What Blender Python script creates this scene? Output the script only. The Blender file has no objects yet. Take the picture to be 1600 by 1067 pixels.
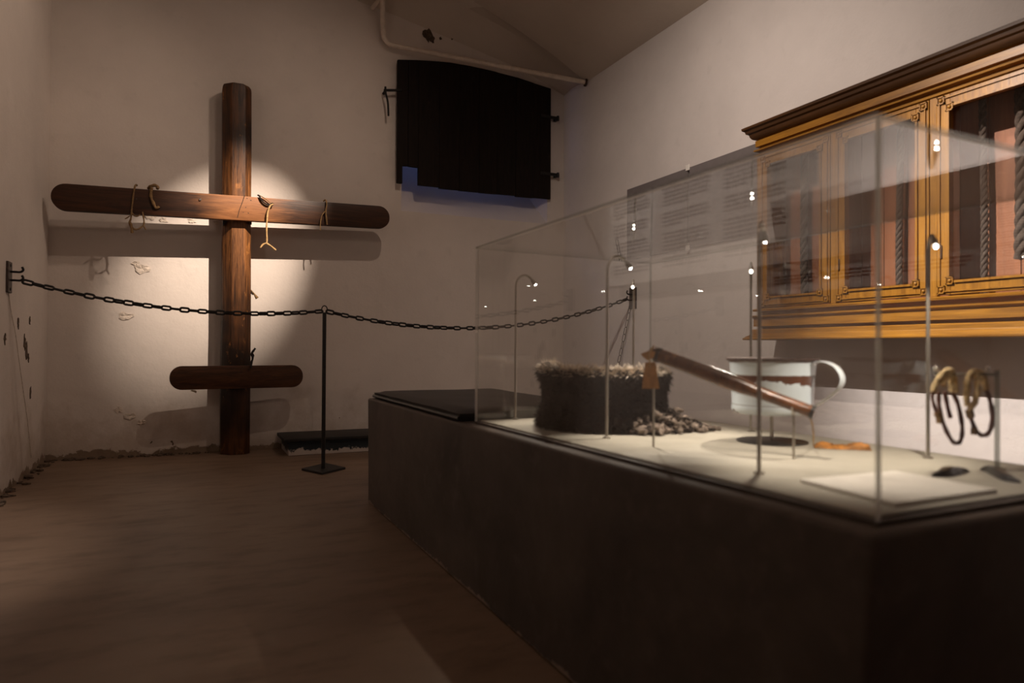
import bpy, bmesh, math, random
from mathutils import Vector, Matrix, noise as mnoise
random.seed(7)
S = bpy.context.scene
COL = S.collection

# ------------------------------------------------------------------ camera
FPX = 1081.0
YAW, PIT, ROL = math.radians(24.95), math.radians(0.6), math.radians(0.3)
CAM = Vector((0, 0, 0.8))
_fw = Vector((math.sin(YAW)*math.cos(PIT), math.cos(YAW)*math.cos(PIT), math.sin(PIT)))
_r0 = Vector((math.cos(YAW), -math.sin(YAW), 0)); _u0 = _r0.cross(_fw)
RT = _r0*math.cos(ROL) + _u0*math.sin(ROL); UP = -_r0*math.sin(ROL) + _u0*math.cos(ROL)
cd = bpy.data.cameras.new('camera'); cam = bpy.data.objects.new('camera', cd); COL.objects.link(cam)
cam.matrix_world = Matrix.Translation(CAM) @ Matrix((RT, UP, -_fw)).transposed().to_4x4()
cd.sensor_width = 36.0; cd.lens = 36.0*FPX/1600.0; cd.clip_start = 0.05; cd.clip_end = 60
cd.dof.use_dof = True; cd.dof.focus_distance = 4.8; cd.dof.aperture_fstop = 2.2
S.camera = cam

def ray(x, y): return _fw + RT*((x-800)/FPX) - UP*((y-533.5)/FPX)
def onX(x, y, X): d = ray(x, y); return CAM + d*(X/d.x)
def onY(x, y, Y): d = ray(x, y); return CAM + d*(Y/d.y)
def onZ(x, y, Z): d = ray(x, y); return CAM + d*((Z-CAM.z)/d.z)
def onF(x, y, F): return CAM + ray(x, y)*F
def onP(x, y, P, N):
    d = ray(x, y); N = Vector(N); return CAM + d*((Vector(P)-CAM).dot(N)/d.dot(N))

# ------------------------------------------------------------------ world, lights, exposure
S.view_settings.view_transform = 'Standard'; S.view_settings.look = 'None'
S.view_settings.gamma = 1.0; S.view_settings.use_curve_mapping = False
S.view_settings.exposure = 0.0
w = bpy.data.worlds.new('sky'); S.world = w; w.use_nodes = True
w.node_tree.nodes['Background'].inputs[0].default_value = (0.20, 0.30, 0.80, 1)   # evening sky, seen only through the window
w.node_tree.nodes['Background'].inputs[1].default_value = 3.0
S.cycles.transparent_max_bounces = 40; S.cycles.max_bounces = 10; S.cycles.diffuse_bounces = 5
S.cycles.glossy_bounces = 5; S.cycles.use_denoising = True; S.cycles.sample_clamp_indirect = 4.0
S.cycles.caustics_reflective = False; S.cycles.caustics_refractive = False

def spot(name, loc, target, power, angle, blend=0.5, size=0.03, color=(1, .84, .70)):
    l = bpy.data.lights.new(name, 'SPOT'); l.energy = power; l.spot_size = math.radians(angle); l.spot_blend = blend
    l.shadow_soft_size = size; l.color = color
    o = bpy.data.objects.new(name, l); COL.objects.link(o); o.location = loc
    o.rotation_euler = (Vector(target)-Vector(loc)).to_track_quat('-Z', 'Y').to_euler(); return o
def area(name, loc, target, power, sx, sy, color):
    l = bpy.data.lights.new(name, 'AREA'); l.energy = power; l.shape = 'RECTANGLE'; l.size = sx; l.size_y = sy; l.color = color
    o = bpy.data.objects.new(name, l); COL.objects.link(o); o.location = loc
    o.rotation_euler = (Vector(target)-Vector(loc)).to_track_quat('-Z', 'Y').to_euler(); return o
spot('spotlight_on_cross', (1.50, 3.40, 3.75), (0.23, 5.75, 1.46), 1150, 23.5, 1.0, 0.012, (1, .82, .66))
spot('spotlight_on_cross_wide', (1.50, 3.40, 3.75), (0.20, 5.6, 1.5), 50, 95, 1.0, 0.012, (1, .77, .60))
spot('spotlight_on_cabinet', (0.95, 2.25, 2.84), (3.2, 1.38, 0.52), 800, 56, 1.0, 0.012, (1, .88, .80))
spot('spotlight_on_cabinet_wide', (1.30, 2.70, 2.95), (3.2, 3.3, 1.35), 118, 126, 1.0, 0.012, (1, .83, .70))
spot('spotlight_on_text_panel', (0.25, 3.15, 3.3), (-0.9, 3.15, 1.65), 210, 56, 0.5, 0.05, (1, .88, .80))
spot('left_wall_fill', (0.70, 3.9, 3.6), (-0.9, 4.9, 2.2), 42, 90, 1.0, 0.05, (1, .77, .60))  # added fill to lift the left wall, no such lamp is seen
spot('room_fill', (0.4, 0.3, 3.3), (0.5, 2.6, 0.0), 34, 125, 1.0, 0.10, (1, .72, .54))  # unseen fill added near the viewer to brighten floor and room

# ------------------------------------------------------------------ materials
def nt(name):
    m = bpy.data.materials.new(name); m.use_nodes = True
    t = m.node_tree; t.nodes.clear(); return m, t
class N:
    def __init__(s, t): s.t = t
    def __call__(s, typ, ins=None, **kw):
        n = s.t.nodes.new(typ)
        for k, v in kw.items(): setattr(n, k, v)
        for k, v in (ins or {}).items():
            if hasattr(v, 'is_output') or isinstance(v, bpy.types.NodeSocket): s.t.links.new(v, n.inputs[k])
            else: n.inputs[k].default_value = v
        return n
    def math(s, op, a, b=0.0, clamp=False):
        n = s.t.nodes.new('ShaderNodeMath'); n.operation = op; n.use_clamp = clamp
        for i, v in enumerate((a, b)):
            if isinstance(v, bpy.types.NodeSocket): s.t.links.new(v, n.inputs[i])
            else: n.inputs[i].default_value = v
        return n.outputs[0]
    def ramp(s, fac, stops):
        n = s.t.nodes.new('ShaderNodeValToRGB'); s.t.links.new(fac, n.inputs[0])
        el = n.color_ramp.elements
        while len(el) < len(stops): el.new(0.5)
        for e, (p, c) in zip(el, stops): e.position = p; e.color = (c, c, c, 1) if not isinstance(c, tuple) else (*c, 1)
        return n.outputs[0]
    def mix(s, f, a, b):
        n = s.t.nodes.new('ShaderNodeMix'); n.data_type = 'RGBA'
        for i, v in ((0, f), (6, a), (7, b)):
            if isinstance(v, bpy.types.NodeSocket): s.t.links.new(v, n.inputs[i])
            else: n.inputs[i].default_value = (*v, 1) if isinstance(v, tuple) else v
        return n.outputs[2]
    def noise(s, vec, scale, detail=4, rough=.55, dist=0.0):
        n = s('ShaderNodeTexNoise', {'Scale': scale, 'Detail': detail, 'Roughness': rough, 'Distortion': dist})
        if vec is not None: s.t.links.new(vec, n.inputs['Vector'])
        return n.outputs['Fac']
    def scaled(s, vec, sc, loc=(0, 0, 0)):
        n = s('ShaderNodeMapping'); n.inputs['Scale'].default_value = sc; n.inputs['Location'].default_value = loc
        s.t.links.new(vec, n.inputs['Vector']); return n.outputs[0]
    def finish(s, color, rough=.6, bump=None, bs=.3, bd=.01, metal=0.0, spec=.5, extra=None):
        ins = {'Base Color': color if isinstance(color, bpy.types.NodeSocket) else (*color, 1), 'Roughness': rough, 'Metallic': metal, 'Specular IOR Level': spec}
        p = s('ShaderNodeBsdfPrincipled', ins)
        if extra:
            for k, v in extra.items(): p.inputs[k].default_value = v
        if bump is not None:
            b = s('ShaderNodeBump', {'Height': bump, 'Strength': bs, 'Distance': bd}); s.t.links.new(b.outputs[0], p.inputs['Normal'])
        o = s('ShaderNodeOutputMaterial'); s.t.links.new(p.outputs[0], o.inputs[0])

def coords(n, kind='Object'): return n('ShaderNodeTexCoord').outputs[kind]

def m_simple(name, color, rough=.5, metal=0.0, var=.25, scale=30, bump=.1, spec=.5, sc=(1, 1, 1)):
    m, t = nt(name); n = N(t); v = n.scaled(coords(n), sc)
    f = n.noise(v, scale, 5); c = n.mix(n.ramp(f, [(.3, 0.0), (.7, 1.0)]), tuple(x*(1-var) for x in color), tuple(min(1, x*(1+var)) for x in color))
    n.finish(c, rough, f, bump, .004, metal, spec); return m

def m_plaster(name, color, dirt=True, lo=0.0):
    m, t = nt(name); n = N(t); v = coords(n)
    big = n.noise(v, 1.3, 5, .6); mid = n.noise(v, 9, 5, .6); fine = n.noise(v, 70, 4, .6)
    c = n.mix(n.ramp(big, [(.3, 0.0), (.72, 1.0)]), tuple(x*.86 for x in color), color)
    c = n.mix(n.ramp(mid, [(.60, 0.0), (.75, .25)]), c, tuple(x*.7 for x in color))
    h = n.math('ADD', n.math('MULTIPLY', mid, .8), n.math('MULTIPLY', fine, .25))
    h = n.math('ADD', h, n.math('MULTIPLY', big, 1.5))
    if dirt:
        z = n('ShaderNodeSeparateXYZ', {'Vector': v}).outputs['Z']
        # rising damp: bare brown patches close to the floor, broken up by noise
        k = n.math('ADD', n.math('MULTIPLY', z, -9.0), n.math('MULTIPLY', n.noise(v, 6, 8, .7), 2.2))
        bare = n.ramp(n.math('MULTIPLY', k, 1.0), [(.70, 0.0), (.80, 1.0)])
        c = n.mix(bare, c, (.10, .065, .04))
        k2 = n.math('ADD', n.math('MULTIPLY', z, -1.4), n.math('MULTIPLY', n.noise(v, 3.1, 6, .7), 1.9))
        c = n.mix(n.ramp(k2, [(.42, 0.0), (.9, .5)]), c, (.34, .25, .18))
        h = n.math('SUBTRACT', h, n.math('MULTIPLY', bare, 1.2))
        # scattered chips in the paint
        ch = n.ramp(n.noise(n.scaled(v, (1, 1, .6)), 11, 3, .5, .6), [(.735, 0.0), (.745, 1.0)])
        zl = n.ramp(n.math('ADD', z, 0.0), [(.75, 1.0), (.95, 0.0)])
        ch = n.math('MULTIPLY', ch, zl)
        c = n.mix(ch, c, (.12, .08, .05)); h = n.math('SUBTRACT', h, ch)
    n.finish(c, .85, h, .35, .012, spec=.25); return m

def m_wood(name, ca, cb, axis=2, scale=6, worn=None, rough=.5, bump=.25, spec=.5, stretch=14, dark=None, mid_pale=None):
    m, t = nt(name); n = N(t); v = coords(n)
    s = [stretch]*3; s[axis] = 1.0
    vv = n.scaled(v, tuple(s))
    g = n.noise(vv, scale*.5, 6, .65, .8); gf = n.noise(n.scaled(v, tuple((60 if i != axis else 2) for i in range(3))), scale, 5, .6)
    f = n.math('ADD', n.math('MULTIPLY', g, .7), n.math('MULTIPLY', gf, .3))
    c = n.mix(n.ramp(f, [(.36, 0.0), (.64, 1.0)]), ca, cb)
    if dark: c = n.mix(n.ramp(n.noise(v, 2.2, 3), [(.42, 0.0), (.6, 1.0)]), c, dark)
    if mid_pale:
        # paler wood towards the middle, the outline broken up along the grain
        ra, rb, cen, half = mid_pale
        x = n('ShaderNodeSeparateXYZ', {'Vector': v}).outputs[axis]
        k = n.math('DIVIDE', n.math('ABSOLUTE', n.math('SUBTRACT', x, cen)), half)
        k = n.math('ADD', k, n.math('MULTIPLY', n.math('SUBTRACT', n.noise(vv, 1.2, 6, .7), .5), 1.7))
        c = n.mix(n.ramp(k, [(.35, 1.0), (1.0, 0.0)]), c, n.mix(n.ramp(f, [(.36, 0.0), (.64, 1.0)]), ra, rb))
    if worn:
        ww = n.ramp(n.noise(n.scaled(v, tuple((1.0 if i != axis else .35) for i in range(3))), 16, 7, .75), [(.60, 0.0), (.68, .85)])
        c = n.mix(ww, c, worn)
    n.finish(c, rough, f, bump, .006, spec=spec); return m

def m_glass(name, tint=(1, 1, 1), r0=.042, gloss=1.0):
    # thin clear pane: each face reflects after Schlick and lets the rest straight through
    m, t = nt(name); n = N(t)
    fa = n('ShaderNodeLayerWeight', {'Blend': .5}).outputs['Facing']
    sch = n.math('ADD', n.math('MULTIPLY', n.math('POWER', fa, 5.0), (1-r0)*gloss), r0, True)
    tr = n('ShaderNodeBsdfTransparent', {'Color': (*tint, 1)}); gl = n('ShaderNodeBsdfGlossy', {'Color': (1, 1, 1, 1), 'Roughness': 0.0})
    mx = n('ShaderNodeMixShader', {0: sch, 1: tr.outputs[0], 2: gl.outputs[0]})
    o = n('ShaderNodeOutputMaterial'); t.links.new(mx.outputs[0], o.inputs[0]); return m

def m_edge(name, color, k=.55, glow=False):
    m, t = nt(name); n = N(t)
    tr = n('ShaderNodeBsdfTransparent', {'Color': (.92, .95, .92, 1)})
    p = n('ShaderNodeBsdfTranslucent', {'Color': (*color, 1)}) if glow else n('ShaderNodeBsdfPrincipled', {'Base Color': (*color, 1), 'Roughness': .25})
    mx = n('ShaderNodeMixShader', {0: k, 1: tr.outputs[0], 2: p.outputs[0]})
    o = n('ShaderNodeOutputMaterial'); t.links.new(mx.outputs[0], o.inputs[0]); return m

def m_emit(name, color, strength):
    m, t = nt(name); n = N(t)
    e = n('ShaderNodeEmission', {'Color': (*color, 1), 'Strength': strength}); o = n('ShaderNodeOutputMaterial')
    t.links.new(e.outputs[0], o.inputs[0]); return m

def m_floor(name):
    m, t = nt(name); n = N(t); v = coords(n)
    a = n.noise(v, .9, 6, .6); b = n.noise(n.scaled(v, (1, 2.5, 1)), 3.5, 7, .65); f = n.noise(v, 60, 4, .6)
    c = n.mix(n.ramp(a, [(.3, 0.0), (.7, 1.0)]), (.125, .078, .050), (.225, .148, .098))
    c = n.mix(n.ramp(b, [(.5, 0.0), (.72, .65)]), c, (.08, .046, .028))
    h = n.math('ADD', n.math('MULTIPLY', b, .6), n.math('MULTIPLY', f, .1))
    r = n('ShaderNodeMapRange', {0: b, 3: .38, 4: .6}).outputs[0]
    n.finish(c, r, h, .15, .01, spec=.4); return m

def m_plinth(name):
    m, t = nt(name); n = N(t); v = coords(n)
    a = n.noise(v, 2.2, 7, .65, .4); b = n.noise(v, 14, 6, .6); f = n.noise(v, 90, 3, .6)
    c = n.mix(n.ramp(a, [(.32, 0.0), (.68, 1.0)]), (.060, .046, .038), (.118, .090, .074))
    c = n.mix(n.ramp(b, [(.55, 0.0), (.75, .4)]), c, (.16, .12, .10))
    z = n('ShaderNodeSeparateXYZ', {'Vector': v}).outputs['Z']
    k = n.math('ADD', n.math('MULTIPLY', z, -26.0), n.math('MULTIPLY', n.noise(v, 11, 6, .75), 2.0))
    c = n.mix(n.ramp(k, [(.62, 0.0), (.75, .8)]), c, (.34, .25, .20))
    n.finish(c, .7, n.math('ADD', b, n.math('MULTIPLY', f, .3)), .2, .006, spec=.3); return m

def m_enamel(name):
    m, t = nt(name); n = N(t); v = coords(n)
    z = n('ShaderNodeSeparateXYZ', {'Vector': v}).outputs['Z']
    wob = n.noise(v, 16, 5, .6); w2 = n.noise(v, 40, 5, .7)
    zz = n.math('ADD', z, n.math('MULTIPLY', n.math('SUBTRACT', wob, .5), .05))
    up = n.ramp(n.math('MULTIPLY', n.math('SUBTRACT', z, .083), 60.0), [(.30, 0.0), (.40, 1.0)])
    dn = n.ramp(n.math('MULTIPLY', n.math('SUBTRACT', n.math('ADD', z, n.math('MULTIPLY', n.math('SUBTRACT', wob, .5), .13)), .080), 60.0), [(.30, 0.0), (.36, 1.0)])
    upper = n.ramp(n.math('MULTIPLY', n.math('SUBTRACT', n.math('ADD', z, n.math('MULTIPLY', n.math('SUBTRACT', w2, .5), .006)), .095), 60.0), [(.50, 1.0), (.56, 0.0)])
    band = n.math('MULTIPLY', dn, upper)
    rim = n.ramp(n.math('MULTIPLY', n.math('SUBTRACT', n.math('ADD', z, n.math('MULTIPLY', n.math('SUBTRACT', w2, .5), .008)), .128), 60.0), [(.5, 0.0), (.6, .9)])
    chip = n.ramp(n.math('ADD', n.math('MULTIPLY', z, -22.0), n.math('MULTIPLY', n.noise(v, 17, 3, .5), 1.9)), [(.98, 0.0), (1.0, 1.0)])
    seam = n.ramp(n.math('ABSOLUTE', n.math('MULTIPLY', n.math('SUBTRACT', z, .0235), 300.0)), [(.2, .6), (.5, 0.0)])
    rust = n.math('MAXIMUM', n.math('MAXIMUM', band, rim), n.math('MAXIMUM', chip, seam))
    c = n.mix(rust, (.62, .68, .72), n.mix(w2, (.035, .014, .008), (.16, .06, .03)))
    r = n.mix(rust, (.18,)*3, (.8,)*3)
    n.finish(c, .22, n.math('MULTIPLY', rust, -1.0), .4, .002)
    return m

M = dict(
    wall=m_plaster('painted_plaster', (.68, .61, .56)),
    wallr=m_plaster('painted_plaster_smooth', (.72, .67, .65), dirt=False),
    ceil=m_plaster('ceiling_plaster', (.56, .48, .41), dirt=False),
    flake=m_simple('flaked_plaster', (.58, .50, .43), .85, var=.3, scale=40, bump=.5),
    bare=m_simple('bare_plaster', (.085, .055, .036), .9, var=.5, scale=60, bump=.6),
    floor=m_floor('worn_brown_concrete'), plinth=m_plinth('grey_brown_render'),
    beamv=m_wood('dark_oak_post', (.010, .004, .002), (.115, .042, .012), 2, 7, (.34, .14, .038), .45, .4, spec=.35, dark=(.014, .005, .002), mid_pale=((.035, .012, .004), (.25, .10, .030), 1.72, .62)),
    beamh=m_wood('dark_oak_beam', (.014, .005, .002), (.060, .020, .006), 0, 6, None, .5, .18, spec=.3, mid_pale=((.16, .062, .022), (.30, .125, .045), .04, .36)),
    beaml=m_wood('dark_oak_low_beam', (.022, .008, .003), (.095, .034, .011), 0, 6, None, .5, .18, spec=.3),
    shutter=m_wood('black_stained_planks', (.004, .0025, .002), (.015, .008, .005), 2, 8, (.022, .012, .007), .75, .4, .2),
    iron=m_simple('black_iron', (.012, .010, .009), .55, .3, .4, 60, .3),
    ironr=m_simple('rusty_iron', (.06, .042, .035), .6, .3, .4, 60, .4),
    oak=m_wood('golden_oak', (.155, .062, .004), (.36, .165, .016), 1, 5, None, .38, .12, stretch=18),
    oakv=m_wood('golden_oak_upright', (.155, .062, .004), (.36, .165, .016), 2, 5, None, .38, .12, stretch=18),
    oakd=m_wood('dark_oak_moulding', (.030, .011, .002), (.075, .028, .005), 1, 5, None, .4, .12, stretch=18),
    pine=m_wood('reddish_back_board', (.24, .085, .034), (.36, .135, .055), 2, 5, None, .5, .1, stretch=14),
    rope=m_simple('tarred_rope', (.085, .062, .048), .9, 0, .5, 90, .5, .2),
    ropec=m_simple('pale_hemp_cord', (.42, .27, .12), .85, 0, .35, 120, .4, .2),
    roped=m_simple('brown_hemp_cord', (.20, .12, .055), .85, 0, .4, 120, .4, .2),
    cordd=m_simple('dark_leather_cord', (.10, .032, .018), .6, 0, .4, 120, .3),
    cuff=m_simple('beige_cuff_rope', (.66, .49, .27), .85, 0, .4, 150, .5, .2),
    coil=m_simple('dark_oakum_rope', (.011, .007, .005), .95, 0, .6, 60, .6, .15),
    fuzz=m_simple('lamplit_oakum_fibre', (.52, .44, .36), .95, 0, .5, 60, .2, .15),  # lamplight on the coil's top, painted as a paler fibre colour
    tuft=m_simple('frayed_grey_rope', (.20, .155, .125), .95, 0, .6, 70, .5, .15),
    glass=m_glass('clear_glass', (.995, .998, .995)), edge=m_edge('glass_edge', (.95, .92, .88), .62, True), edget=m_edge('glass_top_edge', (.16, .15, .13), .34),
    glassd=m_glass('cabinet_glass', (.98, .98, .98), .03),
    acryl=m_edge('clear_acrylic', (.32, .30, .28), .45),
    steel=m_simple('dull_steel', (.42, .38, .33), .38, .85, .1, 40, .05),
    chrome=m_simple('polished_steel', (.75, .73, .70), .15, 1.0, .05, 40, .0),
    table=m_simple('cream_case_floor', (.40, .365, .30), .7, 0, .06, 20, .08, .3),
    card=m_simple('white_card', (.78, .73, .66), .6, 0, .06, 20, .03, .3),
    mat=m_simple('black_leather', (.007, .006, .006), .42, 0, .3, 20, .15, .4),
    club=m_wood('varnished_club_wood', (.055, .020, .008), (.20, .075, .026), 0, 8, (.34, .16, .06), .24, .2, .6, 10),
    tag=m_simple('brown_paper_tag', (.42, .20, .065), .75, 0, .25, 50, .2, .2),
    leather=m_simple('orange_brown_leather', (.40, .16, .028), .6, 0, .7, 40, .5, .3),
    enamel=m_enamel('chipped_white_enamel'),
    enamelw=m_simple('white_enamel', (.62, .67, .70), .2, 0, .06, 20, .03),
    rust=m_simple('rusted_rim', (.05, .024, .016), .7, .2, .5, 90, .4),
    black=m_simple('black_acrylic', (.008, .007, .006), .35, 0, .2, 20, .0),
    pipe=m_simple('painted_pipe', (.62, .53, .45), .6, 0, .12, 20, .1),
    board=m_simple('grey_panel', (.17, .15, .15), .6, 0, .06, 20, .03, .3),
    paper=m_simple('white_text_panel', (.80, .77, .73), .6, 0, .04, 20, .02, .3),
    ink=m_simple('dark_print', (.03, .03, .03), .7, 0, .1, 20, .0, .2),
    bluebox=None,
    lamp=m_emit('lamp_glow', (1, .93, .84), 60.0),
)
def m_bluebox():
    m, t = nt('peeling_blue_paint'); n = N(t); v = coords(n)
    z = n('ShaderNodeSeparateXYZ', {'Vector': v}).outputs['Z']
    k = n.math('ADD', n.math('MULTIPLY', z, -12.0), n.math('MULTIPLY', n.noise(v, 15, 7, .75), 2.0))
    f = n.ramp(k, [(.52, 0.0), (.60, 1.0)])
    c = n.mix(f, n.mix(n.noise(v, 9), (.008, .011, .014), (.02, .027, .032)), (.42, .36, .32))
    n.finish(c, .6, f, .5, .004, spec=.3); return m
M['bluebox'] = m_bluebox()

# ------------------------------------------------------------------ mesh helpers
class MB:
    def __init__(s): s.v = []; s.f = []; s.mi = []
    def add(s, vs, fs, mi=0):
        o = len(s.v); s.v += [Vector(p) for p in vs]; s.f += [[i+o for i in f] for f in fs]; s.mi += [mi]*len(fs); return s
    def box(s, a, b, mi=0):
        (x0, y0, z0), (x1, y1, z1) = a, b
        return s.add([(x0,y0,z0),(x1,y0,z0),(x1,y1,z0),(x0,y1,z0),(x0,y0,z1),(x1,y0,z1),(x1,y1,z1),(x0,y1,z1)],
                     [(0,3,2,1),(4,5,6,7),(0,1,5,4),(1,2,6,5),(2,3,7,6),(3,0,4,7)], mi)
    def prism(s, poly, dirv, mi=0):
        n = len(poly); d = Vector(dirv); vs = [Vector(p) for p in poly] + [Vector(p)+d for p in poly]
        fs = [tuple(range(n-1, -1, -1)), tuple(range(n, 2*n))] + [(i, (i+1) % n, n+(i+1) % n, n+i) for i in range(n)]
        return s.add(vs, fs, mi)
    def tube(s, pts, r, n=8, closed=False, caps=True, mi=0, twist=None):
        pts = [Vector(p) for p in pts]; k = len(pts); rr = r if isinstance(r, (list, tuple)) else [r]*k
        ref = None; vs = []; fs = []
        for i, p in enumerate(pts):
            if closed: d = pts[(i+1) % k]-pts[i-1]
            else: d = pts[min(i+1, k-1)]-pts[max(i-1, 0)]
            d = d.normalized() if d.length > 1e-9 else Vector((0, 0, 1))
            if ref is None: ref = d.orthogonal().normalized()
            ref = (ref - d*ref.dot(d)); ref = ref.normalized() if ref.length > 1e-6 else d.orthogonal().normalized()
            b = d.cross(ref)
            for j in range(n):
                a = 2*math.pi*j/n; q = rr[i]
                if twist: q *= twist(i, a)
                vs.append(p + (ref*math.cos(a)+b*math.sin(a))*q)
        for i in range(k if closed else k-1):
            i2 = (i+1) % k
            for j in range(n): fs.append((i*n+j, i*n+(j+1) % n, i2*n+(j+1) % n, i2*n+j))
        if caps and not closed: fs += [tuple(range(n-1, -1, -1)), tuple(range((k-1)*n, k*n))]
        return s.add(vs, fs, mi)
    def lathe(s, prof, c=(0, 0, 0), n=24, axis=None, mi=0, closed=False):
        # prof: (radius, height); axis: matrix for the frame
        vs = []; fs = []; k = len(prof)
        for (r, h) in prof:
            for j in range(n):
                a = 2*math.pi*j/n; p = Vector((r*math.cos(a), r*math.sin(a), h))
                vs.append(Vector(c)+(axis @ p if axis else p))
        for i in range(k if closed else k-1):
            i2 = (i+1) % k
            for j in range(n): fs.append((i*n+j, i*n+(j+1) % n, i2*n+(j+1) % n, i2*n+j))
        if not closed:
            if prof[0][0] > 1e-5: fs.append(tuple(range(n-1, -1, -1)))
            if prof[-1][0] > 1e-5: fs.append(tuple(range((k-1)*n, k*n)))
        return s.add(vs, fs, mi)
    def sphere(s, c, r, n=10, sc=(1, 1, 1), mi=0):
        vs = [Vector(c)+Vector((0, 0, -r*sc[2]))]; fs = []; m = n//2
        for i in range(1, m):
            th = math.pi*i/m
            for j in range(n):
                a = 2*math.pi*j/n; vs.append(Vector(c)+Vector((r*sc[0]*math.sin(th)*math.cos(a), r*sc[1]*math.sin(th)*math.sin(a), -r*sc[2]*math.cos(th))))
        vs.append(Vector(c)+Vector((0, 0, r*sc[2]))); L = len(vs)-1
        for j in range(n): fs.append((0, 1+(j+1) % n, 1+j)); fs.append((L, 1+(m-2)*n+j, 1+(m-2)*n+(j+1) % n))
        for i in range(m-2):
            for j in range(n): a = 1+i*n; b = a+n; fs.append((a+j, a+(j+1) % n, b+(j+1) % n, b+j))
        return s.add(vs, fs, mi)
    def build(s, name, mats, parent=None, loc=None, smooth=False, bevel=0.0, seg=2, angle=40):
        loc = Vector(loc) if loc is not None else Vector((0, 0, 0))
        me = bpy.data.meshes.new(name); me.from_pydata([tuple(v-loc) for v in s.v], [], s.f)
        ml = mats if isinstance(mats, (list, tuple)) else [mats]
        for m in ml: me.materials.append(m)
        me.polygons.foreach_set('material_index', s.mi)
        bm = bmesh.new(); bm.from_mesh(me); bmesh.ops.recalc_face_normals(bm, faces=bm.faces[:])
        if bevel > 0:
            es = [e for e in bm.edges if len(e.link_faces) == 2 and e.calc_face_angle(0) > math.radians(30)]
            bmesh.ops.bevel(bm, geom=es, offset=bevel, segments=seg, affect='EDGES', profile=.6, clamp_overlap=True)
        bm.to_mesh(me); bm.free()
        if smooth or bevel > 0:
            me.polygons.foreach_set('use_smooth', [True]*len(me.polygons)); me.set_sharp_from_angle(angle=math.radians(angle))
        o = bpy.data.objects.new(name, me); COL.objects.link(o)
        if parent is not None:
            o.parent = parent; o.location = loc - parent_world(parent)
        else: o.location = loc
        return o
def parent_world(p):
    l = Vector(p.location)
    while p.parent is not None: p = p.parent; l += Vector(p.location)
    return l
def tag(o, label, cat, group=None):
    o['label'] = label; o['category'] = cat
    if group: o['group'] = group
    return o
def thing(name, label, cat, loc, group=None):
    o = bpy.data.objects.new(name, None); COL.objects.link(o); o.location = loc; o.empty_display_size = .05
    return tag(o, label, cat, group)
def struct(o): o['kind'] = 'structure'; return o
def stuff(o): o['kind'] = 'stuff'; return o
def smoothpath(pts, n=6, closed=False):
    pts = [Vector(p) for p in pts]; out = []; k = len(pts)
    rng = range(k) if closed else range(k-1)
    for i in rng:
        if closed: p0, p1, p2, p3 = pts[i-1], pts[i], pts[(i+1) % k], pts[(i+2) % k]
        else: p0, p1, p2, p3 = pts[max(i-1, 0)], pts[i], pts[i+1], pts[min(i+2, k-1)]
        for j in range(n):
            t = j/n; out.append(.5*((2*p1)+(p2-p0)*t+(2*p0-5*p1+4*p2-p3)*t*t+(3*p1-p0-3*p2+p3)*t*t*t))
    if not closed: out.append(pts[-1])
    return out
def ropetwist(step, lobes=3, depth=.16):
    return lambda i, a: 1+depth*math.cos(lobes*(a)-i*step)

# ------------------------------------------------------------------ the room
D = 5.75; XL = -0.905; XR = 3.21; YF = -2.2
# floor
b = MB(); nx, ny = 10, 16
struct(MB().box((XL-.2, YF-.2, -.12), (XR+.2, D+.2, 0)).build('floor', M['floor']))

# back wall with the splayed window opening behind the shutter
hx0, hx1 = onY(627, 300, D).x, onY(855, 300, D).x
hz0 = onY(853, 350, D).z; hz1 = onY(740, 130, D).z
ztop = 5.2
bw = MB()
def wallquads(m, xs, zs, y, hole=None):
    for i in range(len(xs)-1):
        for j in range(len(zs)-1):
            if hole and hole(.5*(xs[i]+xs[i+1]), .5*(zs[j]+zs[j+1])): continue
            m.add([(xs[i], y, zs[j]), (xs[i+1], y, zs[j]), (xs[i+1], y, zs[j+1]), (xs[i], y, zs[j+1])], [(0, 1, 2, 3)])
wallquads(bw, [XL-.15, hx0, hx1, XR+.15], [-.05, hz0, hz1, ztop], D, lambda x, z: hx0 < x < hx1 and hz0 < z < hz1)
ND = .55; wz0 = hz0+.64; wx0, wx1 = hx0+.10, hx1-.16
o = [(hx0, D, hz0), (hx1, D, hz0), (hx1, D, hz1), (hx0, D, hz1)]
q = [(wx0, D+ND, wz0), (wx1, D+ND, wz0), (wx1, D+ND, hz1-.05), (wx0, D+ND, hz1-.05)]
bw.add(o+q, [(0, 1, 5, 4), (1, 2, 6, 5), (2, 3, 7, 6), (3, 0, 4, 7)])
bw = struct(bw.build('wall_back', M['wall']))
# window at the back of the opening
win = struct(bpy.data.objects.new('window_1', None)); COL.objects.link(win); win.location = (wx0, D+ND, wz0)
fr = MB()
for (a, c) in (((wx0, wz0), (wx1, wz0+.04)), ((wx0, hz1-.09), (wx1, hz1-.05)), ((wx0, wz0), (wx0+.04, hz1-.05)), ((wx1-.04, wz0), (wx1, hz1-.05)), (((wx0+wx1)/2-.015, wz0), ((wx0+wx1)/2+.015, hz1-.05))):
    fr.box((a[0], D+ND-.02, a[1]), (c[0], D+ND+.03, c[1]))
fr.build('window_frame', M['pipe'], win)
MB().box((wx0, D+ND, wz0), (wx1, D+ND+.006, hz1-.05)).build('window_pane', M['glass'], win)

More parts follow.
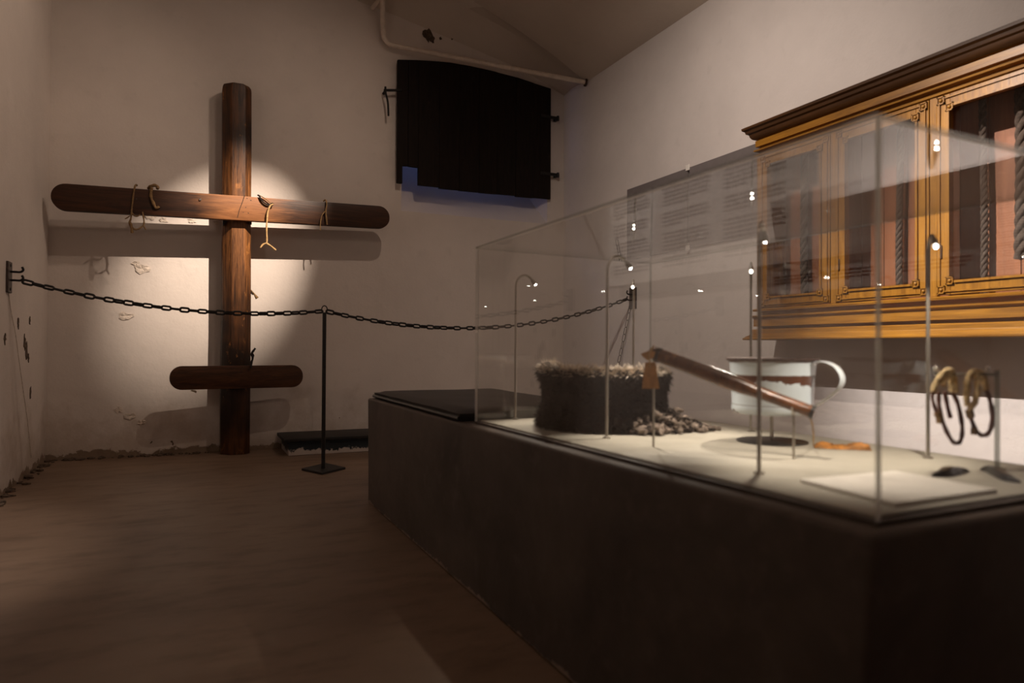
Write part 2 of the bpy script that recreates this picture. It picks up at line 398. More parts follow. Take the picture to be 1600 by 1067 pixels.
# left wall (full), right wall, wall behind the viewer
b = MB(); b.box((XL-.15, YF, -.05), (XL, D+.02, ztop))
wl = struct(b.build('wall_left', M['wall']))
P1 = onX(917, 128, XR); PC = onY(882, 150, D)
b = MB(); b.prism([(XR, YF, -.05), (XR, D+.02, -.05), (XR, D+.02, PC.z+.15), (XR, P1.y, P1.z+.15), (XR, YF, P1.z+.15)], (.15, 0, 0))
wr = struct(b.build('wall_right', M['wallr']))
b = MB(); b.box((XL-.1, YF-.15, -.05), (XR+.1, YF, ztop))
struct(b.build('wall_front', M['wallr']))

# ceiling: sloping vault with a small cross vault over the window
sl = .56
pn = Vector((sl, 0, 1)).normalized(); pp = Vector((XR, 0, P1.z))
A = [Vector((XR+.02, D, PC.z-.02))] + [onY(x, y, D) for x, y in ((882, 150), (858, 134), (830, 117), (795, 100), (760, 85), (700, 59), (620, 25), (560, 2))]
G = [Vector((XR+.02, P1.y, P1.z))] + [onP(x, y, pp, pn) for x, y in ((915, 128), (890, 107), (862, 84), (830, 61), (800, 40), (755, 11), (690, -28), (630, -65))]
for p in G: p.y = min(p.y, D-.06)
A += [Vector((.8, D, A[-1].z+.30)), Vector((XL-.1, D, A[-1].z+.40))]
zc = P1.z+sl*(XR-.9)
G += [Vector((.9, 4.6, zc)), Vector((XL-.1, 4.6, zc+.15))]
Bk = [Vector((p.x, YF, p.z)) for p in G]
b = MB()
k = len(A)
rows = [A]
for t in (.2, .4, .6, .8): rows.append([a.lerp(g, t)+Vector((0, 0, .10*math.sin(math.pi*t)*min(1, i/4))) for i, (a, g) in enumerate(zip(A, G))])
vs = [p for r in rows for p in r]+G; fs = []
for r in range(len(rows)):
    for i in range(k-1): fs.append((r*k+i, r*k+i+1, (r+1)*k+i+1, (r+1)*k+i))
b.add(vs, fs)
b.add(G+Bk, [(i, i+1, k+i+1, k+i) for i in range(k-1)])
ce = struct(b.build('ceiling', M['ceil']))
# smooth only the coved part, keep the groin crisp
me = ce.data; me.polygons.foreach_set('use_smooth', [True]*len(me.polygons)); me.set_sharp_from_angle(angle=math.radians(24))

# patches of lifted plaster, on the walls
def flake(parent, c, ux, uz, nrm, r, seed, mat, h=.006, name='plaster_flake', asp=.7):
    rnd = random.Random(seed); n = 14; m = MB(); c = Vector(c)
    ring = []
    for j in range(n):
        a = 2*math.pi*j/n; q = r*(.55+.6*rnd.random()); ring.append((q*math.cos(a), q*math.sin(a)*asp))
    vs = [c+ux*x+uz*z+nrm*(.0015+h*rnd.random()) for x, z in ring] + [c+ux*x*.45+uz*z*.45+nrm*(.002+.8*h*rnd.random()) for x, z in ring] + [c+nrm*.002]
    fs = [(j, (j+1) % n, n+(j+1) % n, n+j) for j in range(n)]+[(n+j, n+(j+1) % n, 2*n) for j in range(n)]
    m.add(vs, fs); m.add([c+ux*x+uz*z for x, z in ring]+vs[:n], [(j, (j+1) % n, n+(j+1) % n, n+j) for j in range(n)])
    return m.build(name, mat, parent, loc=c)
UX, UZ, BN = Vector((1, 0, 0)), Vector((0, 0, 1)), Vector((0, -1, 0))
for i, (x, y, r) in enumerate(((222, 420, .055), (212, 412, .03), (196, 494, .05), (185, 640, .035), (205, 650, .045), (222, 660, .03), (235, 338, .04), (255, 344, .035), (300, 345, .03), (338, 348, .025))):
    flake(bw, onY(x, y, D), UX, UZ, BN, r, i, M['flake'], .006)
for i, (x, y, r) in enumerate(((668, 55, .045), (675, 62, .03), (688, 60, .012), (706, 61, .010))):
    flake(bw, onY(x, y, D), UX, UZ, BN, r, 20+i, M['bare'], .006, 'bare_patch', 1.3)
for i, (x, y, r) in enumerate(((38, 535, .03), (41, 548, .035), (44, 560, .02), (28, 505, .022), (47, 612, .025), (46, 500, .02), (7, 530, .02))):
    flake(wl, onX(x, y, XL), Vector((0, 1, 0)), UZ, UX, r, 40+i, M['bare'], .004, 'bare_patch', 1.6)
# crumbling plaster along the wall foot
def crumb(parent, p, q, nrm, n, seed):
    rnd = random.Random(seed); m = MB(); p = Vector(p); q = Vector(q); cnt = 0
    for i in range(n):
        c = p.lerp(q, rnd.random())+Vector(nrm)*rnd.random()**2*.05
        r = .004+.016*rnd.random()**2
        m.sphere((c.x, c.y, r*.3), r, 6, (1+rnd.random(), 1+rnd.random(), .5+.4*rnd.random()))
    return stuff(m.build('plaster_rubble', M['bare'], parent))
crumb(bw, (XL+.03, D-.01, 0), (0.15, D-.01, 0), (0, -1, 0), 70, 3)
crumb(wl, (XL+.01, 3.6, 0), (XL+.01, D-.03, 0), (1, 0, 0), 80, 4)
# raised line for a crack running down the left wall from the chain plate
MB().tube(smoothpath([onX(x, y, XL+.004) for x, y in ((13, 455), (18, 490), (24, 520), (32, 580), (42, 650), (49, 715))], 4), .0016, 5).build('wall_crack', M['flake'], wl)

# ------------------------------------------------------------------ pipe along the wall top
pr = thing('pipe', 'white painted pipe bending along the top of the back wall above the shutter', 'pipe', onY(600, 60, D-.06))
pts = [onY(597, -40, D-.25), onY(598, 20, D-.075), onY(599, 48, D-.07), onY(602, 62, D-.07), onY(612, 70, D-.07)]
pend = onX(917, 129, XR-.005)
p0 = onY(640, 76, D-.075)
path = smoothpath(pts+[p0], 5)+[p0.lerp(pend, t) for t in (.25, .5, .75, 1.0)]
MB().tube(path, .021, 12).build('pipe_run', M['pipe'], pr, smooth=True)
d = (pend-p0).normalized()
MB().tube([pend-d*.02, pend-d*.005], .036, 14).build('wall_flange', M['rust'], pr, smooth=True)
MB().tube(smoothpath([onY(598, -14, D-.18), onY(590, 2, D-.09), onY(581, 14, D-.03)], 4), .018, 10).build('branch_pipe', M['pipe'], pr, smooth=True)

# ------------------------------------------------------------------ window shutter
YS = D-.055
shl = onY(620, 200, YS); sh = thing('window_shutter', 'black plank shutter with curved top hung over the high window', 'shutter', (onY(740, 300, YS).x, YS, onY(740, 300, YS).z))
topc = [(620, 94), (660, 95), (700, 98), (735, 104), (770, 112), (805, 121), (835, 131), (860, 139)]
T3 = [onY(x, y, YS) for x, y in topc]
def ztop_at(X):
    for a, c in zip(T3, T3[1:]):
        if X <= c.x: t = (X-a.x)/(c.x-a.x); return a.z+(c.z-a.z)*max(0, t)
    return T3[-1].z
cuts = [620, 637, 653, 686, 717, 748, 776, 805, 833, 860]
zb = onY(756, 301, YS).z
for i in range(len(cuts)-1):
    x0 = onY(cuts[i], 200, YS).x+.0008; x1 = onY(cuts[i+1], 200, YS).x-.0008
    z0 = zb+random.uniform(-.008, .008); dy = random.uniform(-.003, .003)
    zn = onY(640, 261, YS).z
    if i == 0:
        xi = onY(628, 270, YS).x
        poly = [(x0, zb+.0), (xi, zb), (xi, zn), (x1, zn+.004)]
    elif i == 1: poly = [(x0, zn+.002), (x1, zn)]
    else: poly = [(x0, z0), (x1, z0+.003)]
    poly += [(x1, ztop_at(x1)), ((x0+x1)/2, ztop_at((x0+x1)/2)), (x0, ztop_at(x0))]
    MB().prism([(x, YS-.014+dy, z) for x, z in poly], (0, .028, 0)).build('plank', M['shutter'], sh, bevel=.002, seg=1)
for y in (175, 275):
    z = onY(740, y, YS).z
    MB().box((onY(658, y, YS).x, YS+.015, z-.05), (onY(856, y, YS).x, YS+.045, z+.05)).build('batten', M['shutter'], sh)
for y in (183, 272):
    p = onY(860, y, YS-.02); h = MB()
    h.box((p.x-.10, YS-.022, p.z-.014), (p.x+.075, YS-.015, p.z+.014)); h.tube([(p.x+.08, YS-.02, p.z-.022), (p.x+.08, YS-.02, p.z+.022)], .012, 10)
    h.box((p.x+.07, YS-.02, p.z-.012), (p.x+.095, D-.001, p.z+.012)); h.build('hinge', M['iron'], sh)
p = onY(600, 141, YS-.02); q = onY(628, 141, YS-.02); h = MB()
h.tube([p, q], .011, 8); h.tube(smoothpath([p+Vector((.012, 0, .03)), p+Vector((.012, -.008, -.02)), onY(606, 160, YS-.03), onY(607, 181, YS-.03)], 4), .009, 8); h.tube([onY(603, 141, YS-.02), Vector((onY(603, 141, YS-.02).x, D-.001, p.z))], .012, 8)
h.build('latch', M['iron'], sh)

# ------------------------------------------------------------------ the cross
cr = thing('wooden_cross', 'tall dark oak cross with long upper and short lower beam leaning by wall', 'cross', (.31, D-.14, 0))
YP = 5.535
def post(seg, w0, w1, ch, y0, y1):
    # chamfered upright between two heights
    m = MB(); vs = []
    for z, w, cx in seg:
        x0, x1 = cx-w/2, cx+w/2
        vs += [(x0, y0+ch, z), (x0+ch, y0, z), (x1-ch*.75, y0, z), (x1, y0+ch*.75, z), (x1, y1, z), (x0, y1, z)]
    n = 6; fs = [tuple(range(n-1, -1, -1)), tuple(range(len(vs)-n, len(vs)))]
    for i in range(len(seg)-1):
        for j in range(n): fs.append((i*n+j, i*n+(j+1) % n, (i+1)*n+(j+1) % n, (i+1)*n+j))
    m.add(vs, fs); return m
def cxw(y, xl, xr):
    a, c = onY(xl, y, YP), onY(xr, y, YP); return (a.z, c.x-a.x, (a.x+c.x)/2)
zt = onY(370, 126, YP).z
segs = [(0.0, *cxw(709, 345, 391)[1:]), cxw(607, 345, 392), cxw(480, 347.5, 393), cxw(350, 348, 393), cxw(220, 348, 394), cxw(134, 348, 394)]
seg_top = segs[-1]
segs += [(seg_top[0]+.022, seg_top[1]*.97, seg_top[2]), (seg_top[0]+.040, seg_top[1]*.86, seg_top[2]-.004)]
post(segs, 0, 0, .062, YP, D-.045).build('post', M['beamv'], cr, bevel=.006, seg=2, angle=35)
def beam(pl, pr, h, th, r, name, mat, notches=0):
    pl = Vector(pl); pr = Vector(pr); ax = (pr-pl).normalized(); up = Vector((0, 0, 1)); up = (up-ax*up.dot(ax)).normalized(); nrm = ax.cross(up)
    L = (pr-pl).length; poly = []
    for (cx, cz, a0) in ((r, -h/2+r, 180), (L-r, -h/2+r, 270), (L-r, h/2-r, 0), (r, h/2-r, 90)):
        for j in range(9):
            a = math.radians(a0+90*j/8); poly.append(pl+ax*(cx+r*math.cos(a))+up*(cz+r*math.sin(a)))
    m = MB(); m.prism(poly, -nrm*th if nrm.y < 0 else nrm*th)
    return m.build(name, mat, cr, loc=(pl+pr)/2, bevel=.005, seg=2, angle=35)
YU = 5.478
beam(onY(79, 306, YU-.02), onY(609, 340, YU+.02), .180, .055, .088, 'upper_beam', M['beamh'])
YB = 5.495
beam(onY(265, 591, YB-.03), onY(473.5, 587.5, YB+.03), .170, .045, .080, 'lower_beam', M['beaml'])
# joint of the upper beam, scarf lines and screws
j0 = onY(381, 305, YU-.003); j1 = onY(372, 341, YU-.003)
MB().tube([onY(382, 305, YU+.001), onY(379, 315, YU+.001), onY(374, 328, YU+.001), onY(371, 340, YU+.001)], .0028, 5).build('scarf_joint', M['iron'], cr)
MB().sphere(onY(312.5, 312, YU-.008), .0095, 10, (1, .5, 1)).build('screw', M['chrome'], cr)['label'] = 'bright steel screw head'
for x, y in ((213, 311), (510, 333)):
    MB().sphere(onY(x, y, YU-.008), .008, 8, (1, .6, 1)).build('screw', M['ironr'], cr)
for i, (x, y) in enumerate(((386, 310), (392, 313), (384, 324), (380, 332), (388, 333))):
    MB().sphere(onY(x, y, YU+.002), .0045, 6, (1.3, .4, 1)).build('nail_hole', M['iron'], cr)
# dark stops where the chamfer ends under the beam
MB().prism([onY(348.2, 338, YP-.002), onY(362, 338, YP-.002), onY(348.2, 352, YP-.002)], (0, .055, 0)).build('chamfer_stop', M['iron'], cr)
MB().prism([onY(383, 338, YP-.002), onY(393.4, 338, YP-.002), onY(393.4, 350, YP-.002)], (0, .045, 0)).build('chamfer_stop', M['iron'], cr)

# cords hanging on the cross
def cord(name, label, group, paths, mat, base):
    t = thing(name, label, 'rope', base, group)
    for nm, pts, r in paths:
        pp_ = smoothpath(pts, 5); MB().tube(pp_, r, 8, twist=ropetwist(.9, 2, .14)).build(nm, mat, t, smooth=True, angle=70)
    return t
GR = 'cords tied to the cross'
Y0 = YU-.014
def px(seq, Y): return [onY(x, y, Y) for x, y in seq]
c1 = px([(212, 303)], Y0)[0]
cord('rope_loop', 'thin brown cord with hanging knotted loop at far left of the upper beam', GR, [
    ('cord', [onY(214, 290, YU+.03), onY(213, 288.5, YU), onY(211, 291, Y0)]+px([(209, 300), (207, 316), (205.5, 331), (204.5, 342), (202, 348), (205, 356), (207, 362)], Y0-.004), .0058),
    ('loop', px([(205, 331), (210, 337), (215, 337.5), (219, 335)], Y0-.004), .005),
    ('loop', px([(203, 345), (206, 354), (211, 358.5), (218, 357), (224, 352), (225, 346), (224, 338), (222.5, 331)], Y0+.002), .0055),
    ('frayed_end', px([(224, 352), (228, 359)], Y0), .004),
    ('frayed_end', px([(203, 337), (199, 340), (195, 342)], Y0), .004),
    ('knot', px([(204, 349), (205.5, 357), (206.5, 364)], Y0-.010), [.009]*11)], M['roped'], c1)
c2 = px([(240, 303)], Y0)[0]
cord('rope_end', 'thick brown rope end knotted over the upper beam beside the long loop', GR, [
    ('knot', [onY(232, 294, YU+.03), onY(236, 291, YU), onY(241, 289.5, YU-.012), onY(246, 291.5, YU-.004), onY(246, 295, Y0+.004)], .011),
    ('cord', px([(237, 292), (236, 300), (236, 308), (239, 316), (242.5, 323.5), (245.5, 325), (248.5, 322.5)], Y0-.004), .010)], M['roped'], c2)
c3 = px([(424, 318)], Y0)[0]
t3 = cord('rope_tail', 'pale cord hanging from a dark wire loop right of the post, split at its end', GR, [
    ('cord', px([(427, 319), (422, 322), (418.5, 331), (417, 345), (416.5, 358), (417, 373), (416.5, 380)], Y0-.006), .0062),
    ('frayed_end', px([(417, 380), (411, 382), (407, 387)], Y0-.006), .0065),
    ('frayed_end', px([(416, 380), (424, 385), (431, 391)], Y0-.006), .0065)], M['ropec'], c3)
MB().tube(smoothpath([onY(403, 305, YU+.02), onY(405, 306, Y0+.008)]+px([(409, 313), (415, 318.5), (421, 320), (425, 318), (427, 319)], Y0+.004), 4), .006, 6).build('wire_loop', M['iron'], t3, smooth=True)
MB().tube(smoothpath(px([(406, 305.5), (414, 310), (420, 314.5), (426, 319)], Y0+.004), 4), .0035, 6).build('wire_loop', M['roped'], t3, smooth=True)
c4 = px([(509, 325)], Y0)[0]
cord('rope_scrap', 'short thin cord draped over the right arm of the upper beam', GR, [
    ('cord', [onY(505, 314.5, YU+.03), onY(509, 312.5, YU+.01)]+px([(510.5, 320), (509, 330), (510, 340), (511, 351)], Y0), .0055),
    ('frayed_end', px([(508, 330), (503, 337), (500.5, 350), (501, 360)], Y0+.002), .004)], M['roped'], c4)
c5 = onY(396, 457, YP+.06)
cord('rope_stub', 'dark stub of rope sticking out of the right side of the post', GR, [
    ('cord', [onY(391, 452, YP+.07), onY(397, 459, YP+.06), onY(402, 466, YP+.055)], [.004]*5+[.006, .008, .009, .010, .011, .012])], M['roped'], c5)
c6 = onY(395, 560, YP)
cord('wire_twist', 'black twisted wire standing on the lower beam against the post', GR, [
    ('wire', [onY(392, 575, YB-.02), onY(393, 566, YB-.02), onY(395, 559, YB-.02), onY(393, 553, YB-.02), onY(396, 548, YB-.02), onY(399, 544, YB-.02)], .008),
    ('wire', [onY(393, 560, YB-.02), onY(396, 556, YB-.02), onY(394, 551, YB-.02)], .006)], M['iron'], c6)

# ------------------------------------------------------------------ low ledge at the foot of the wall
bx0 = onZ(446, 713, 0); YL = bx0.y
le = thing('wall_ledge', 'low dark blue ledge with peeling white front at the foot of the back wall', 'ledge', (1.2, YL+.1, 0))
MB().box((bx0.x+.02, YL, 0), (1.75, D-.01, .105)).build('ledge_body', M['bluebox'], le, bevel=.004, seg=1)
MB().box((bx0.x-.015, YL-.026, .105), (1.75, D-.01, .130)).build('ledge_top', M['iron'], le, bevel=.006, seg=2)
MB().box((bx0.x+.01, YL-.012, .090), (1.75, YL-.0005, .1045)).build('ledge_moulding', M['bluebox'], le, bevel=.004, seg=2)

# ------------------------------------------------------------------ chain barrier
st = onZ(505, 735, 0); stx, sty = st.x, st.y
sp = thing('barrier_post', 'slim black barrier post with ring top and flat square base', 'post', (stx, sty, 0))
bl = [onZ(x, y, .0) for x, y in ((471, 735), (503, 742), (540, 733), (508, 726))]
MB().prism([(p.x, p.y, 0.0) for p in bl], (0, 0, .014)).build('base_plate', M['iron'], sp, bevel=.002, seg=1)
ztp = onY(501.5, 488, sty).z
MB().tube([(stx, sty, .014), (stx, sty, ztp)], .0125, 12).build('pole', M['iron'], sp, smooth=True)
MB().tube([(stx+.018*math.cos(a), sty, ztp+.018+.026*math.sin(a)) for a in [2*math.pi*i/16 for i in range(16)]], .0035, 6, closed=True).build('ring', M['iron'], sp, smooth=True)

def plate(name, label, c, axis, nx_, hookdir):
    t = thing(name, label, 'plate', c, 'chain plates on the side walls'); c = Vector(c)
    m = MB(); sx = nx_
    m.box((min(c.x, c.x+sx*.012), c.y-.045, c.z-.085), (max(c.x, c.x+sx*.012), c.y+.045, c.z+.085)); m.build('back_plate', M['ironr'], t, bevel=.002, seg=1)
    h = MB()
    for dz in (-.016, .03):
        h.tube(smoothpath([c+Vector((sx*.010, 0, dz)), c+Vector((sx*.035, -.005, dz)), c+Vector((sx*.06, -.01, dz)), c+Vector((sx*.072, -.01, dz+.012)), c+Vector((sx*.066, -.01, dz+.028))], 3), .006, 6)
    h.build('hook', M['iron'], t, smooth=True)
    for dz in (-.065, .065): MB().sphere(c+Vector((sx*.013, 0, dz)), .009, 8, (.5, 1, 1)).build('screw', M['iron'], t)
    return t
cL = onX(12, 433, XL); cR = onX(990, 466, XR)
plate('chain_plate', 'rusty iron plate with hook on the left wall holding the chain', cL, 1, 1, 1)
plate('chain_plate', 'iron plate with hook on the right wall behind the glass case', cR, 1, -1, 1)
def link_mesh(L, W, r, ns=14, n=6):
    pts = []; R = W/2-r; s = L/2-r-R
    for j in range(ns//2+1): a = -math.pi/2+math.pi*j/(ns//2); pts.append((s+R*math.cos(a), R*math.sin(a), 0))
    for j in range(ns//2+1): a = math.pi/2+math.pi*j/(ns//2); pts.append((-s+R*math.cos(a), R*math.sin(a), 0))
    return MB().tube(pts, r, n, closed=True)
def make_chain(name, label, p, q, sag, pitch, L, W, r, mat, group='barrier chains'):
    p = Vector(p); q = Vector(q); n = 400
    pts = [p.lerp(q, i/n)-Vector((0, 0, 4*sag*(i/n)*(1-i/n))) for i in range(n+1)]
    cum = [0.0]
    for i in range(n): cum.append(cum[-1]+(pts[i+1]-pts[i]).length)
    cnt = max(2, round(cum[-1]/pitch)); step = cum[-1]/cnt
    t = thing(name, label, 'chain', pts[n//2], group)
    base = link_mesh(L, W, r); first = base.build('link', mat, t, smooth=True); i = 0
    for kx in range(cnt):
        sdist = (kx+.5)*step
        while cum[i+1] < sdist: i += 1
        c = pts[i].lerp(pts[i+1], (sdist-cum[i])/(cum[i+1]-cum[i])); d = (pts[i+1]-pts[i]).normalized()
        o = first if kx == 0 else first.copy()
        if kx: COL.objects.link(o); o.parent = t
        roll = math.radians(20 if kx % 2 else 110)+random.uniform(-.35, .35)
        side = d.cross(Vector((0, 0, 1))); side = side.normalized() if side.length > .05 else Vector((0, 1, 0)); upv = side.cross(d)
        y = side*math.cos(roll)+upv*math.sin(roll); z = d.cross(y)
        o.matrix_local = Matrix.Translation(c-t.location) @ Matrix((d, y, z)).transposed().to_4x4()
    return t
hp = Vector((stx, sty, onY(501.5, 488, sty).z+.008))
make_chain('barrier_chain', 'black iron chain sagging from left wall plate to the barrier post', cL+Vector((.07, -.01, -.02)), hp-Vector((.012, 0, 0)), .075, .0490, .063, .036, .0066, M['iron'])
make_chain('barrier_chain', 'long black iron chain sagging from barrier post to the right wall', hp+Vector((.012, 0, 0)), cR+Vector((-.07, -.01, -.01)), .165, .0490, .063, .036, .0066, M['iron'])
make_chain('hanging_chain', 'thin steel chain hanging loose below the right wall plate', cR+Vector((-.03, 0, -.06)), onX(960, 598, XR-.03), .0, .058, .068, .030, .0030, M['ironr'])

# ------------------------------------------------------------------ panels on the walls
zt_, zb_ = onX(983, 297, XR).z, onX(983, 407, XR).z
ya = onX(983, 350, XR).y; yb = onX(1079, 330, XR).y; yc = 3.16
GP = 'grey wall panels'
tag(MB().box((XR-.022, yb+.012, zb_), (XR, ya, zt_)).build('wall_panel', M['board'], bevel=.002, seg=1), 'dark grey flat panel on the right wall, the one nearer the window', 'panel', GP)
tag(MB().box((XR-.022, yc, zb_), (XR, yb-.012, zt_)).build('wall_panel', M['board'], bevel=.002, seg=1), 'dark grey flat panel on the right wall, the one beside the oak cabinet', 'panel', GP)
for z, s_ in ((zt_, 'top'), (zb_, 'bottom')):
    tag(MB().box((XR-.030, yb-.020, z-.020), (XR-.0225, yb+.020, z+.020)).build('panel_clip', M['paper'], bevel=.002, seg=1), 'small white clip at the %s of the gap between grey panels' % s_, 'clip', 'clips between the grey panels')
# the text panel opposite, on the left wall: it shows as a reflection in the front pane
tp = thing('text_panel', 'white text panel on the left wall, seen reflected in the case glass', 'panel', (XL, 3.3, 1.25))
MB().box((XL, 2.0, 1.235), (XL+.012, 4.06, 2.35)).build('panel_board', M['paper'], tp, bevel=.002, seg=1)
MB().box((XL, 1.8, 1.155), (XL+.018, 3.91, 1.232)).build('bottom_rail', M['iron'], tp, bevel=.002, seg=1)
ink = MB(); rnd = random.Random(5)
for (y1, y0) in ((3.98, 3.59), (3.46, 3.04), (2.93, 2.49)):
    z = 2.25
    for para in (5, 6, 3, 6, 4, 5, 6, 4):
        for l in range(para):
            e = y0+rnd.uniform(0, .03) if l < para-1 else y0+(y1-y0)*rnd.uniform(.4, .75)
            yy = y1
            while yy > e+.01:
                wd = rnd.uniform(.02, .07); ye = max(e, yy-wd)
                ink.add([(XL+.0125, yy, z), (XL+.0125, ye, z), (XL+.0125, ye, z-.0145), (XL+.0125, yy, z-.0145)], [(0, 1, 2, 3)]); yy = ye-.008
            z -= .0245
            if z < 1.30: break
        z -= .028
        if z < 1.30: break
stuff(ink.build('printed_lines', M['ink'], tp))

# ------------------------------------------------------------------ plinth, mat and glass case
pl_ = thing('plinth', 'long grey-brown rendered plinth carrying the glass case and black mat', 'plinth', (1.26, 2.1, 0))
PT = .54
b = MB(); nseg = 14; vs = []; fs = []
for i in range(nseg+1):
    t = i/nseg; y = 3.572+(.672-3.572)*t
    for z, xa, xb in ((0, .843-.015*t, 1.72), (PT*.33, .842+.003*t, 1.72), (PT*.66, .840+.02*t, 1.72), (PT, .838+.04*t, 1.72)):
        vs += [(xa, y, z), (xb, y, z)]
for i in range(nseg):
    a, c = i*8, (i+1)*8
    for j in range(3):
        fs.append((a+2*j, c+2*j, c+2*j+2, a+2*j+2)); fs.append((a+2*j+1, a+2*j+3, c+2*j+3, c+2*j+1))
    fs.append((a+6, c+6, c+7, a+7)); fs.append((a, a+1, c+1, c))
for a in (0, nseg*8):
    for j in range(3): fs.append((a+2*j, a+2*j+1, a+2*j+3, a+2*j+2))
b.add(vs, fs); b.build('plinth_body', M['plinth'], pl_, loc=(1.26, 2.1, 0), bevel=.012, seg=3, angle=50)
# leather mat
mt = thing('leather_mat', 'thin black leather mat lying on the far end of the plinth', 'mat', (1.2, 2.95, PT))
b = MB(); nx, ny = 16, 26; vs = []; fs = []
mx0, mx1, my0, my1 = .868, 1.545, 2.300, 3.555
for iy in range(ny+1):
    for ix in range(nx+1):
        u, v = ix/nx, iy/ny; x, y = mx0+(mx1-mx0)*u, my0+(my1-my0)*v
        z = PT+.040+.004*mnoise.noise(Vector((x*5, y*4, 0)))
        if ix in (0, nx) or iy in (0, ny): z -= .010
        vs.append((x, y, z))
for iy in range(ny):
    for ix in range(nx): a = iy*(nx+1)+ix; fs.append((a, a+1, a+nx+2, a+nx+1))
rim = [ix for ix in range(nx+1)]+[iy*(nx+1)+nx for iy in range(1, ny+1)]+[ny*(nx+1)+ix for ix in range(nx-1, -1, -1)]+[iy*(nx+1) for iy in range(ny-1, 0, -1)]
o_ = len(vs); vs += [(vs[i][0]+(.006 if vs[i][0] < 1.2 else -.006), vs[i][1], PT+.001) for i in rim]
for k_ in range(len(rim)): fs.append((rim[k_], rim[(k_+1) % len(rim)], o_+(k_+1) % len(rim), o_+k_))
b.add(vs, fs); b.build('mat_cushion', M['mat'], mt, loc=(1.2, 2.95, PT), smooth=True, angle=60)
MB().tube([(mx0-.002, my0, PT+.012), (mx0-.002, my1, PT+.012)], .008, 8).build('mat_piping', M['mat'], mt, smooth=True)
# case
gx0, gx1, gy0, gy1, gz0, gz1 = .908, 1.660, .703, 2.238, .545, 1.157
gc = thing('glass_case', 'large clear glass display case standing on the plinth', 'display case', ((gx0+gx1)/2, (gy0+gy1)/2, PT))
gc.rotation_euler.z = .013      # stands a little askew on the plinth
MB().box((gx0+.0, gy0+.0, PT), (gx1, gy1, PT+.007)).build('case_base', M['plinth'], gc)
TB = .552
MB().box((gx0+.016, gy0+.016, PT+.007), (gx1-.012, gy1-.012, TB)).build('case_floor', M['table'], gc, bevel=.002, seg=1)
th = .010
def pane(name, a, b_, axis, em='edge'):
    m = MB(); m.box(a, b_); m.mi = [1]*6
    for v in m.v:                       # the lid falls a little towards the rear
        if v.z > .9: v.z -= .010*(v.x-gx0)/(gx1-gx0)
    keep = {0: (3, 5), 1: (2, 4), 2: (0, 1)}[axis]
    for f in keep: m.mi[f] = 0
    return m.build(name, [M['glass'], M[em]], gc)
pane('front_pane', (gx0, gy0, gz0), (gx0+th, gy1, gz1-th), 0)
pane('rear_pane', (gx1-.006, gy0, gz0), (gx1, gy1, gz1-th), 0, 'edget')
pane('near_end_pane', (gx0+th, gy0, gz0), (gx1-th, gy0+th, gz1-th), 1)
pane('far_end_pane', (gx0+th, gy1-.006, gz0), (gx1-th, gy1, gz1-th), 1, 'edget')
pane('top_pane', (gx0, gy0, gz1-th), (gx1, gy1, gz1-.003), 2, 'edget')

# ------------------------------------------------------------------ gooseneck lamps in the case
def lamp(label, x, y, dr, aim):
    dr = Vector((dr[0], dr[1], 0)).normalized()
    t = thing('case_lamp', label, 'lamp', (x, y, TB), 'gooseneck lamps in the glass case')
    H = .512
    pts = [Vector((x, y, TB)), Vector((x, y, TB+H*.5)), Vector((x, y, TB+H-.045))]
    for i in range(1, 9):
        a = math.pi*.80*i/8; pts.append(Vector((x, y, TB+H-.045+.042*math.sin(a)))+dr*.036*(1-math.cos(a)))
    MB().tube(pts, .0042, 10).build('stem', M['steel'], t, smooth=True)
    MB().lathe([(.011, 0), (.011, .004), (.006, .006)], (x, y, TB), 14).build('foot', M['steel'], t, smooth=True)
    end = pts[-1]; d = (pts[-1]-pts[-2]).normalized()
    MB().tube([end-d*.004, end+d*.016], [.0060, .0085], 12).build('lamp_head', M['steel'], t, smooth=True)
    MB().sphere(end+d*.018, .0038, 10).build('bulb', M['lamp'], t, smooth=True)
    spot('lamp_beam', end+d*.030, aim, 10.5, 84, .8, .006, (1, .88, .74))
lamp('gooseneck lamp at the far front corner of the case, left of the rope coil', *onZ(805, 655, TB).xy, (1, 0), (1.12, 1.90, TB))
lamp('gooseneck lamp standing right in front of the rope coil', *onZ(948, 685, TB).xy, (1, 0), (1.22, 1.55, TB))
lamp('gooseneck lamp nearest the viewer, in front of the enamel pot', *onZ(1186, 740, TB).xy, (.8, .6), (1.25, 1.0, TB))
lamp('gooseneck lamp at the back of the case behind the rope coil', 1.535, 2.20, (-.6, -.8), (1.25, 1.9, TB))
lamp('gooseneck lamp at the back of the case behind the enamel pot', *onZ(1173, 674, TB).xy, (-.69, -.72), (1.25, 1.5, TB))
lamp('gooseneck lamp at the back of the case beside the rope cuffs', *onZ(1450, 716, TB).xy, (-.70, -.72), (1.42, 1.18, TB))

